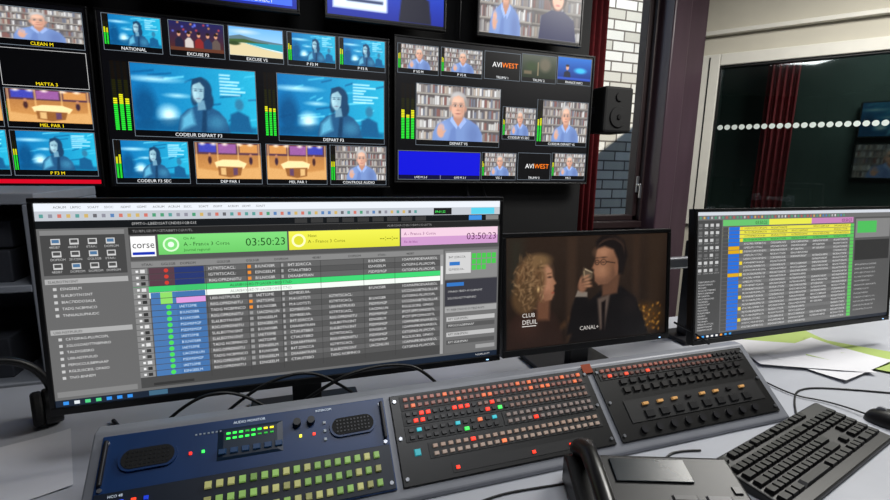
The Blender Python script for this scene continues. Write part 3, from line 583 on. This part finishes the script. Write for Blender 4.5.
c.ell(U(.026),Zv(1.155),.013,.013,(.98,.98,.75),3,20); c.ell(U(.026),Zv(1.155),.009,.009,(.85,.85,.2),4,20); c.text('Next',U(.043),Zv(1.161),.006,(.4,.4,.05),4,'l'); c.text('A - France 3 Corse',U(.043),Zv(1.1495),.0068,(.4,.4,.05),4,'l'); c.text('--:--:--',U(.222),Zv(1.150),.012,(.4,.4,.05),4,'r')
c.text('A - France 3 Corse',U(.235),Zv(1.159),.0066,(.5,.2,.45),4,'l'); c.text('03:50:23',U(.445),Zv(1.146),.0155,(.35,.15,.32),4,'r'); c.text('Fin de bloc',U(.235),Zv(1.143),.005,(.5,.2,.5),4,'l')
# playlist table
rc(-.256,.893,.322,1.126,g(.28),1); rc(-.256,1.115,.322,1.126,g(.52),2)
for x in (-.24,-.21,-.18,-.12,-.07,-.02,.05,.12,.18,.24): dash(c,U(x),U(x+.026),Zv(1.1182),.0045,g(.15),3,1.)
z=1.1035; i=0
while z>.902:
    base=g(.33) if i%2 else g(.38)
    hl=None
    if i==3: hl=(.25,.82,.45)
    if i==4: hl=(.93,.96,.93)
    rc(-.256,z,.322,z+.0105,hl or base,2); rc(-.256,z-.0006,.322,z,g(.22),3)
    if not hl:
        lc=g(.84); h=.0056
        dash(c,U(-.135),U(-.075),Zv(z+.0025),h,lc,3,1.); rc(-.068,z+.002,-.062,z+.008,(.90,.55,.2) if i in(0,1,2,6,7) else g(.58),3)
        dash(c,U(-.055),U(-.015),Zv(z+.0025),h,lc,3,.9); rc(-.008,z+.002,-.004,z+.008,g(.62),3); dash(c,U(.004),U(.055),Zv(z+.0025),h,lc,3,.85)
        dash(c,U(.08),U(.14),Zv(z+.0025),h,lc,3,.8 if i>5 else .2); dash(c,U(.16),U(.20),Zv(z+.0025),h,lc,3,.7); dash(c,U(.23),U(.31),Zv(z+.0025),h,lc,3,.9)
    else: dash(c,U(-.10),U(.10),Zv(z+.0025),.0056,g(.2) if i==3 else g(.6),3,1.)
    rc(-.256,z,-.232,z+.0102,g(.52),4); rc(-.250,z+.003,-.246,z+.007,g(.9),5); rc(-.243,z+.002,-.236,z+.008,g(.2) if i%3 else g(.85),5)
    rc(-.230,z,-.190,z+.0102,(.34,.24,.28) if i<3 else ((.25,.78,.42) if i==3 else (.28,.46,.68)),4)
    rc(-.190,z,-.142,z+.0102,(.16,.22,.44) if i<3 else ((.25,.74,.42) if i==3 else ((.85,.6,.85) if i==5 else (.26,.44,.66))),4)
    if i>5: c.ell(U(-.203),Zv(z+.005),.0042,.0042,(.3,.85,.35),5,10)
    elif i<3: c.ell(U(-.203),Zv(z+.005),.0036,.0036,(.8,.25,.2),5,10)
    if i in (4,5): rc(-.215,z,-.196,z+.0102,(.55,.85,.4),5)
    if i>5: dash(c,U(-.186),U(-.150),Zv(z+.0025),.005,(.78,.87,.95),5,1.)
    z-=.0112; i+=1
rc(-.236,.896,-.17,.901,(.2,.2,.2),3)
rc(.315,.893,.322,1.115,g(.6),4); rc(.316,1.05,.321,1.09,g(.85),5)
for x in (-.14,-.07,-.01,.065,.15,.215): rc(x,.902,x+.0008,1.114,g(.22),4)
# right column
rc(.326,.893,.450,1.126,g(.42),1); rc(.326,1.060,.450,1.122,g(.52),2); rc(.328,1.072,.386,1.118,g(.80),3); rc(.336,1.09,.36,1.098,(.2,.45,.75),4); dash(c,U(.334),U(.38),Zv(1.106),.005,g(.3),4,1.); dash(c,U(.334),U(.38),Zv(1.079),.005,g(.3),4,1.)
for i in range(3):
    for j in range(5):
        if i==2 and j>2: continue
        rc(.388+j*.012,1.104-i*.013,.398+j*.012,1.115-i*.013,(.28,.76,.30),4)
rc(.326,1.000,.450,1.058,(.22,.22,.25),2); rc(.330,1.044,.37,1.052,(.2,.45,.75),3); dash(c,U(.332),U(.42),Zv(1.03),.005,g(.7),3,1.); dash(c,U(.332),U(.40),Zv(1.015),.005,g(.7),3,1.)
rc(.326,.985,.450,.998,g(.62),2); dash(c,U(.33),U(.42),Zv(.989),.005,g(.2),3,1.)
for k,zz in enumerate((.965,.950,.930,.912)): rc(.330,zz,.446,zz+.010,g(.72) if k%2==0 else g(.33),2); dash(c,U(.334),U(.40),Zv(zz+.003),.005,g(.15) if k%2==0 else g(.8),3,1.)
rc(.40,.897,.447,.906,g(.6),2)
monitor('ultrawide_computer_monitor',X0_,X1_,ZB,.376,.930,2.2,c)
# ---- middle monitor: film
c=Canvas(); W2,H2=.521,.312
c.rect(-W2/2+.010,.016,W2/2-.010,H2-.010,(.03,.02,.02),0)
c.pic(P_film(),-W2/2+.012,.018,W2/2-.012,H2-.012,1)
c.text('CANAL+',-.005,.050,.0115,(.74,.72,.70),3); c.text('CLUB',-.205,.098,.011,(.84,.82,.80),3,'l'); c.text('DEUIL',-.205,.080,.012,(.84,.82,.80),3,'l'); c.rect(-.205,.074,-.165,.076,(.84,.82,.8),3)
monitor('computer_monitor',.503,1.024,.832,H2,1.0,5.5,c,bez=.010)
# ---- right monitor
W3,H3=.832,.372; c=Canvas(); fx=lambda f:-W3/2+f*W3; fz=lambda f:H3*(1-f)
def r3(a,b,a2,b2,col,l=1): c.rect(fx(a),fz(b2),fx(a2),fz(b),col,l)
r3(.010,.025,.99,.955,g(.38),0); r3(.01,.025,.99,.05,(.8,.82,.85),1); r3(.01,.05,.99,.085,g(.42),1)
for i in range(44): r3(.02+i*.016,.058,.027+i*.016,.076,random.choice([(.7,.35,.3),(.3,.5,.7),(.3,.6,.45),g(.7),g(.8),(.8,.65,.35)]),2)
r3(.01,.085,.115,.93,g(.28),1)
for i in range(4):
    for j in range(7): r3(.018+i*.024,.11+j*.055,.032+i*.024,.132+j*.055,g(.75) if random.random()<.7 else g(.4),2); dash(c,fx(.016+i*.024),fx(.036+i*.024),fz(.148+j*.055),.0035,g(.65),3,1.)
for j in range(18): dash(c,fx(.02),fx(.02+random.uniform(.04,.085)),fz(.542+j*.021),.0045,g(.78),2,1.)
r3(.12,.085,.76,.13,(.40,.74,.42),2); r3(.33,.085,.54,.13,(.88,.88,.3),3); r3(.54,.085,.765,.13,(.75,.5,.7),3)
c.text('03:50:23',fx(.32),fz(.122),.010,(.1,.25,.1),4,'r'); c.text('03:50:23',fx(.755),fz(.122),.010,(.3,.1,.25),4,'r')
z=.14; i=0
while z<.90:
    hl=(.88,.86,.28) if i in(0,1,2) else ((.35,.75,.35) if i==3 else None)
    r3(.12,z,.77,z+.025,hl or (g(.38) if i%2 else g(.43)),2)
    r3(.12,z,.145,z+.025,g(.3),3); r3(.146,z,.195,z+.025,(.15,.42,.82) if i not in (5,6,12) else (.85,.65,.1),3)
    if i%3==0: r3(.197,z,.21,z+.025,(.9,.8,.2),3)
    for xa,xb,d in ((.215,.32,.95),(.34,.42,.9),(.44,.53,.8),(.55,.64,.7),(.66,.74,.9)): dash(c,fx(xa),fx(xb),fz(z+.019),.0056,g(.18) if hl else g(.84),4,d)
    r3(.75,z,.77,z+.025,(.35,.75,.35),4)
    z+=.029; i+=1
r3(.775,.085,.985,.93,g(.33),1); r3(.78,.10,.98,.26,g(.5),2); r3(.79,.12,.90,.22,(.3,.72,.35),3); r3(.78,.28,.98,.45,g(.20),2)
for j in range(12): dash(c,fx(.785),fx(.785+random.uniform(.08,.18)),fz(.495+j*.035),.005,g(.70),3,1.)
r3(.01,.93,.99,.957,(.08,.11,.16),3)
for j in range(8): r3(.02+j*.02,.937,.03+j*.02,.951,random.choice([(.9,.9,.9),(.2,.6,.9),(.95,.6,.2)]),4)
RM=monitor('ultrawide_computer_monitor',1.040,1.872,.833,H3,.930,6,c,stand=False)
inv=(Matrix.Translation(RM.location)@RM.rotation_euler.to_matrix().to_4x4()).inverted()
for o in (boxes('arm_clamp_and_post',[bx(1.20,1.32,1.10,1.22,.752,.765),bx(1.24,1.28,1.14,1.18,.765,1.08)],[DARK],None,bevel=.004),
    boxes('arm_links',[bx(1.245,1.275,1.00,1.18,1.0,1.04),bx(1.245,1.47,.993,1.02,1.0,1.04),bx(1.40,1.52,.982,1.0,.95,1.07)],[SILVER],None,bevel=.004),
    boxes('arm_side_link',[bx(1.04,1.26,1.12,1.15,1.0,1.035),bx(1.035,1.085,1.09,1.16,.985,1.06)],[SILVER],None,bevel=.006)):
    o.data.transform(inv); o.parent=RM

# ================================================================ KEYBOARD, MOUSE, PHONE
KB=root('computer_keyboard',(.962,.566,.7505),(0,0,math.radians(13)))
prism('keyboard_body',[(-.072,0),(-.072,.010),(.066,.024),(.072,.020),(.072,0)],-.222,.222,BLACK,KB,bevel=.003)
K=[];kc=(.07,.07,.075)
th=math.atan2(.014,.138)
def krow(y,segs):
    x=-.214
    for w,k in segs:
        if k: K.append((x+w/2,y,.0105+(y+.072)*math.tan(th),w-.003,.0155,.0065,kc,0))
        x+=w
u=.0187
krow(.056,[(u,1),(u*.8,0)]+[(u,1)]*4+[(u*.4,0)]+[(u,1)]*4+[(u*.4,0)]+[(u,1)]*4+[(u*.3,0)]+[(u,1)]*3)
krow(.032,[(u,1)]*13+[(u*2,1),(u*.3,0)]+[(u,1)]*3+[(u*.3,0)]+[(u,1)]*4)
krow(.013,[(u*1.5,1)]+[(u,1)]*12+[(u*1.5,1),(u*.3,0)]+[(u,1)]*3+[(u*.3,0)]+[(u,1)]*4)
krow(-.006,[(u*1.8,1)]+[(u,1)]*11+[(u*2.2,1),(u*3.6,0)]+[(u,1)]*4)
krow(-.025,[(u*1.3,1)]+[(u,1)]*11+[(u*2.7,1),(u*1.3,0),(u,1),(u*1.3,0)]+[(u,1)]*4)
krow(-.044,[(u*1.4,1),(u*1.2,1),(u*1.3,1),(u*6,1),(u*1.3,1),(u*1.2,1),(u*1.3,1),(u*1.3,1),(u*.3,0)]+[(u,1)]*3+[(u*.3,0),(u*2,1),(u,1),(u,1)])
cboxes('keys',K,KB,.84)
def blob(name,sx,sy,sz,mat,parent,loc,rot=(0,0,0)):
    V=[];Fc=[];nu,nv=24,10
    for j in range(nv+1):
        ph=math.pi/2*j/nv
        for i in range(nu):
            a=2*math.pi*i/nu; e=.8
            ca=math.copysign(abs(math.cos(a))**e,math.cos(a)); sa=math.copysign(abs(math.sin(a))**e,math.sin(a))
            k=math.cos(ph)**.5 if j<nv else 0
            V.append((sx*ca*k,sy*sa*k,sz*math.sin(ph)*(1-.18*(sa*k))))
    for j in range(nv):
        for i in range(nu): Fc.append((j*nu+i,j*nu+(i+1)%nu,(j+1)*nu+(i+1)%nu,(j+1)*nu+i))
    Fc.append(tuple(range(nu))[::-1])
    return mesh(name,V,Fc,mat,parent,smooth=True,loc=loc,rot=rot)
MS=root('computer_mouse',(1.27,.58,.7505),(0,0,math.radians(20))); blob('shell',.031,.056,.034,BLACK,MS,(0,0,0)); cyl('scroll_wheel',.010,.007,GREY,MS,(0,.028,.026),(0,math.radians(90),0)); tube('cable',[(0,.055,.008),(.02,.12,.004),(-.03,.2,.004),(.05,.32,.004)],.002,BLACK,MS)

PH=root('desk_telephone',(.528,.515,.7505),(0,0,math.radians(-20)))
prism('base',[(-.10,0),(-.10,.014),(.085,.058),(.10,.052),(.10,0)],-.115,.165,BLACK,PH,bevel=.005)
sl=math.atan2(.044,.185)
K=[]
for r_ in range(4):
    for q_ in range(3): K.append((-.028+q_*.019,-.085+r_*.0175,.0,.014,.0115,.004,(.16,.16,.17),0))
for r_ in range(6):
    for q_ in range(2): K.append((.058+q_*.054,-.085+r_*.0185,.0,.042,.0095,.003,(.22,.22,.24) if q_ else (.14,.14,.15),0))
for q_ in range(5): K.append((.148,-.08+q_*.026,.0,.014,.014,.003,(.18,.18,.19),0))
cboxes('phone_keys',K,PH,.85,loc=(0,-.0,.0378),rot=(sl,0,0))
boxes('phone_screen',[bx(-.042,.085,.036,.082,.0,.004)],[pmat('phone_lcd',(.12,.15,.17),.25,noise=.05)],PH,bevel=.001,loc=(0,0,.0375),rot=(sl,0,0))
HV=[];HF=[];N=22;M=16
for j in range(N+1):
    t=j/N; y=-.105+.21*t; s=abs(2*t-1); rx=.015+.009*max(0,(s-.55)/.45); rz=.011+.004*s
    if j in(0,N): rx*=.6; rz*=.6
    zc=.056+.016*(1-s*s)+y*math.tan(sl)*.9-.010*max(0,(s-.6)/.4)
    for i in range(M):
        a=2*math.pi*i/M; HV.append((-.083+rx*math.cos(a),y,zc+rz*math.sin(a)-(.010*max(0,(s-.6)/.4) if math.sin(a)<0 else 0)))
for j in range(N):
    for i in range(M): HF.append((j*M+i,j*M+(i+1)%M,(j+1)*M+(i+1)%M,(j+1)*M+i))
HF+= [tuple(range(M))[::-1],tuple(range(N*M,N*M+M))]
mesh('handset',HV,HF,pmat('handset_plastic',(.045,.045,.05),.3,noise=.1),PH,smooth=True)
pts=[]
for i in range(90): t=i/89; a=i*1.25; pts.append((-.083-.05*math.sin(t*math.pi)+.006*math.cos(a),-.10-.06*math.sin(t*math.pi),.009+.006*math.sin(a)+.018*(1-t)))
tube('coiled_cord',pts,.0018,BLACK,PH,4)

# ================================================================ PAPERS / CABLES
def sheet(name,cx,cy,w,h,rot,mat,z,curl=.004,parent=None):
    n=10;V=[];Fc=[]
    for j in range(n+1):
        for i in range(n+1):
            a=i/n-.5;b=j/n-.5; V.append((a*w,b*h,curl*(abs(a*2)**3+abs(b*2)**3*.5)+.0003*math.sin(9*a+5*b)))
    for j in range(n):
        for i in range(n): q=j*(n+1)+i; Fc.append((q,q+1,q+n+2,q+n+1))
    return mesh(name,V,Fc,mat,parent,smooth=True,loc=(cx,cy,z),rot=(0,0,math.radians(rot)))
paper=pmat('white_paper',(.84,.84,.86),.8,noise=.02); yg=pmat('yellow_green_paper',(.64,.72,.40),.8,noise=.03)
PS=root('loose_paper_sheets',(0,0,.7512))
sheet('sheet_1',1.56,1.03,.21,.297,75,yg,.0006,.003,PS); sheet('sheet_2',1.66,.86,.21,.297,35,yg,.0020,.003,PS); sheet('sheet_3',1.53,.89,.21,.297,100,paper,.0036,.004,PS); sheet('sheet_4',1.46,.93,.21,.297,62,paper,.0052,.003,PS)
sheet('notepad',-.47,.96,.16,.22,20,paper,.7515,.002)
def cab(name,pts,r=.003,m=BLACK): return tube(name,[(x,y,.7505+r+z) for x,y,z in pts],r,m)
cab('desk_cable',[(-.30,.86,0),(-.2,.93,.01),(-.05,.88,0),(.05,.96,.02),(.2,.90,0),(.3,.95,.0)],.0035)
cab('desk_cable',[(-.25,.97,0),(-.1,.90,0),(.0,.93,.02),(.12,.87,0),(.35,.93,0)],.003)
cab('desk_cable',[(-.36,1.1,0),(-.25,.90,.01),(-.15,.95,.03),(-.02,.85,0),(.1,.92,0)],.004)
cab('desk_cable',[(-.28,.90,.0),(-.22,.87,.10),(-.12,.885,.15),(-.02,.88,.08),(.06,.89,.0)],.003)
cab('desk_cable',[(-.20,.91,.0),(-.10,.88,.12),(.02,.895,.16),(.10,.885,.12),(.22,.90,.0)],.003)
cab('desk_cable',[(-.10,.91,.0),(.06,.88,.13),(.18,.895,.15),(.28,.885,.13),(.36,.90,.0)],.0035)
cab('desk_cable',[(.15,.665,0),(.22,.60,0),(.30,.57,0),(.36,.60,0),(.40,.60,.0)],.0022)
cab('desk_cable',[(.20,.655,0),(.25,.63,0),(.33,.645,0),(.40,.64,0),(.45,.635,.0)],.002)
cab('desk_cable',[(.64,.62,0),(.68,.64,0),(.72,.655,0),(.77,.64,0)],.0022)
cab('desk_cable',[(1.0,.96,.14),(1.08,.92,.10),(1.12,.90,.03),(1.20,.86,0),(1.25,.95,0),(1.4,1.05,0)],.003)
cab('desk_cable',[(1.08,.74,0),(1.16,.80,0),(1.2,.90,0),(1.3,1.0,0)],.0025)
cab('desk_cable',[(1.10,.68,0),(1.16,.73,0),(1.25,.78,0),(1.36,.74,0),(1.5,.66,0)],.0022)
tube('hanging_cable',[(.93,2.36,1.21),(.95,2.33,1.05),(1.05,2.35,.9),(1.0,2.36,.7)],.008,DARK)
tube('hanging_cable',[(1.02,2.36,1.21),(1.1,2.33,1.0),(1.02,2.35,.85),(1.1,2.36,.6)],.006,DARK)
HS=root('headset',(-.55,1.10,.7505),(0,0,math.radians(25)))
pts=[(-.085*math.cos(math.pi*i/14),0.0,.055+.105*math.sin(math.pi*i/14)) for i in range(15)]
tube('headband',pts,.008,BLACK,HS)
for s in (-1,1):
    k='1' if s<0 else '2'
    cyl('ear_cup_'+k,.038,.03,BLACK,HS,(s*.082,0,.040),(0,math.radians(90),0),28,bevel=.004); cyl('ear_cushion_'+k,.036,.02,BLACKM,HS,(s*.058,0,.040),(0,math.radians(90),0),28,bevel=.006); cyl('cup_ring_'+k,.022,.004,SILVER,HS,(s*.099,0,.040),(0,math.radians(90),0),28)
tube('microphone_boom',[(-.098,0,.04),(-.12,-.05,.03),(-.10,-.11,.02),(-.06,-.13,.02)],.003,BLACK,HS)
CB=root('equipment_shelf_unit',(0,0,0)); cgrey=pmat('shelf_grey_laminate',(.62,.64,.68),.5,noise=.06)
boxes('carcass',[bx(-1.55,-1.52,1.55,2.0,0,1.18),bx(-.66,-.63,1.55,2.0,0,1.18),bx(-1.55,-.63,1.55,2.0,1.18,1.21),bx(-1.52,-.66,1.55,2.0,.94,.96),bx(-1.52,-.66,1.55,2.0,.66,.68),bx(-1.52,-.66,1.55,2.0,.36,.38),bx(-1.52,-.66,1.98,2.0,0,1.18),bx(-1.52,-.66,1.55,2.0,.04,.06)],[cgrey],CB,bevel=.003)
boxes('rack_units',[bx(-1.40,-.72,1.60,1.95,.96,1.05),bx(-1.40,-.72,1.62,1.95,1.055,1.13),bx(-1.40,-.75,1.6,1.95,.68,.80),bx(-1.35,-.8,1.6,1.95,.38,.55)],[pmat('rack_unit_grey',(.30,.31,.34),.45,.3,noise=.1)],CB,bevel=.004)
for k,(ta,tb,za,zb,P) in enumerate(((1.10,1.62,1.62,1.92,P_blue(8,50,28)),(1.10,1.62,1.27,1.57,P_man(8,50,28)),(1.68,2.2,1.62,1.92,P_pres(50,28)),(1.68,2.2,1.27,1.57,P_blue(9,50,28)))):  # added dim pictures imitating screens reflected in the partition glass
    boxes('screen_reflection_housing_%d'%(k+1),[bx(ta,tb,1.42,1.47,za,zb)],[BLACK],NB)
    cc=Canvas(); cc.pic(P,ta+.01,za+.01,tb-.01,zb-.01,1); cc.build('screen_reflection_%d'%(k+1),M_DIM,NB,loc=(0,1.418,0))

# ================================================================ LIGHTS
def area(name,loc,size,power,col,rot=(0,0,0),sy=None):
    l=bpy.data.lights.new(name,'AREA'); l.energy=power; l.color=col; l.shape='RECTANGLE'; l.size=size; l.size_y=sy or size
    o=bpy.data.objects.new(name,l); o.location=loc; o.rotation_euler=rot; return link(o)
area('ceiling_fill_light',(.6,.2,2.75),1.2,18,(.95,.97,1.),sy=.6)  # unseen overhead lamp, added as ambient fill
area('ceiling_fill_light',(2.5,1.1,2.75),1.2,66,(1.,.98,.93),sy=.6)  # unseen overhead fill, added to brighten the right wall
area('corridor_fill_light',(4.4,2.2,2.7),.6,16,(.85,1.,.95))  # added fill that lightens the space behind the partition glass
sl_=bpy.data.lights.new('sun','SUN'); sl_.energy=5.5; sl_.angle=.02; sl_.color=(1,.97,.90); so=bpy.data.objects.new('sun',sl_); so.location=(3,-5,9); so.rotation_euler=(math.radians(42),0,math.radians(12)); link(so)
w=bpy.data.worlds.new('world'); SC.world=w; w.use_nodes=True; nt=w.node_tree; bg=nt.nodes['Background']; sk=nt.nodes.new('ShaderNodeTexSky')
try: sk.sky_type='NISHITA'; sk.sun_disc=False; sk.sun_elevation=math.radians(40)
except Exception: pass
nt.links.new(sk.outputs[0],bg.inputs[0]); bg.inputs[1].default_value=.25

# ================================================================ CAMERA
f=470.;th=math.radians(19.1);p_=math.radians(10);ro=math.radians(1.1)
r=Vector((math.cos(th),-math.sin(th),0));F=Vector((math.sin(th)*math.cos(p_),math.cos(th)*math.cos(p_),-math.sin(p_)));U_=r.cross(F)
r2=r*math.cos(ro)+U_*math.sin(ro);U2=-r*math.sin(ro)+U_*math.cos(ro)
cam=bpy.data.cameras.new('camera'); co=bpy.data.objects.new('camera',cam); COL.objects.link(co)
cam.sensor_width=36; cam.lens=f/890*36; cam.clip_start=.02
mm=Matrix((r2,U2,-F)).transposed().to_4x4(); mm.translation=Vector((0,0,1.3)); co.matrix_world=mm
SC.camera=co
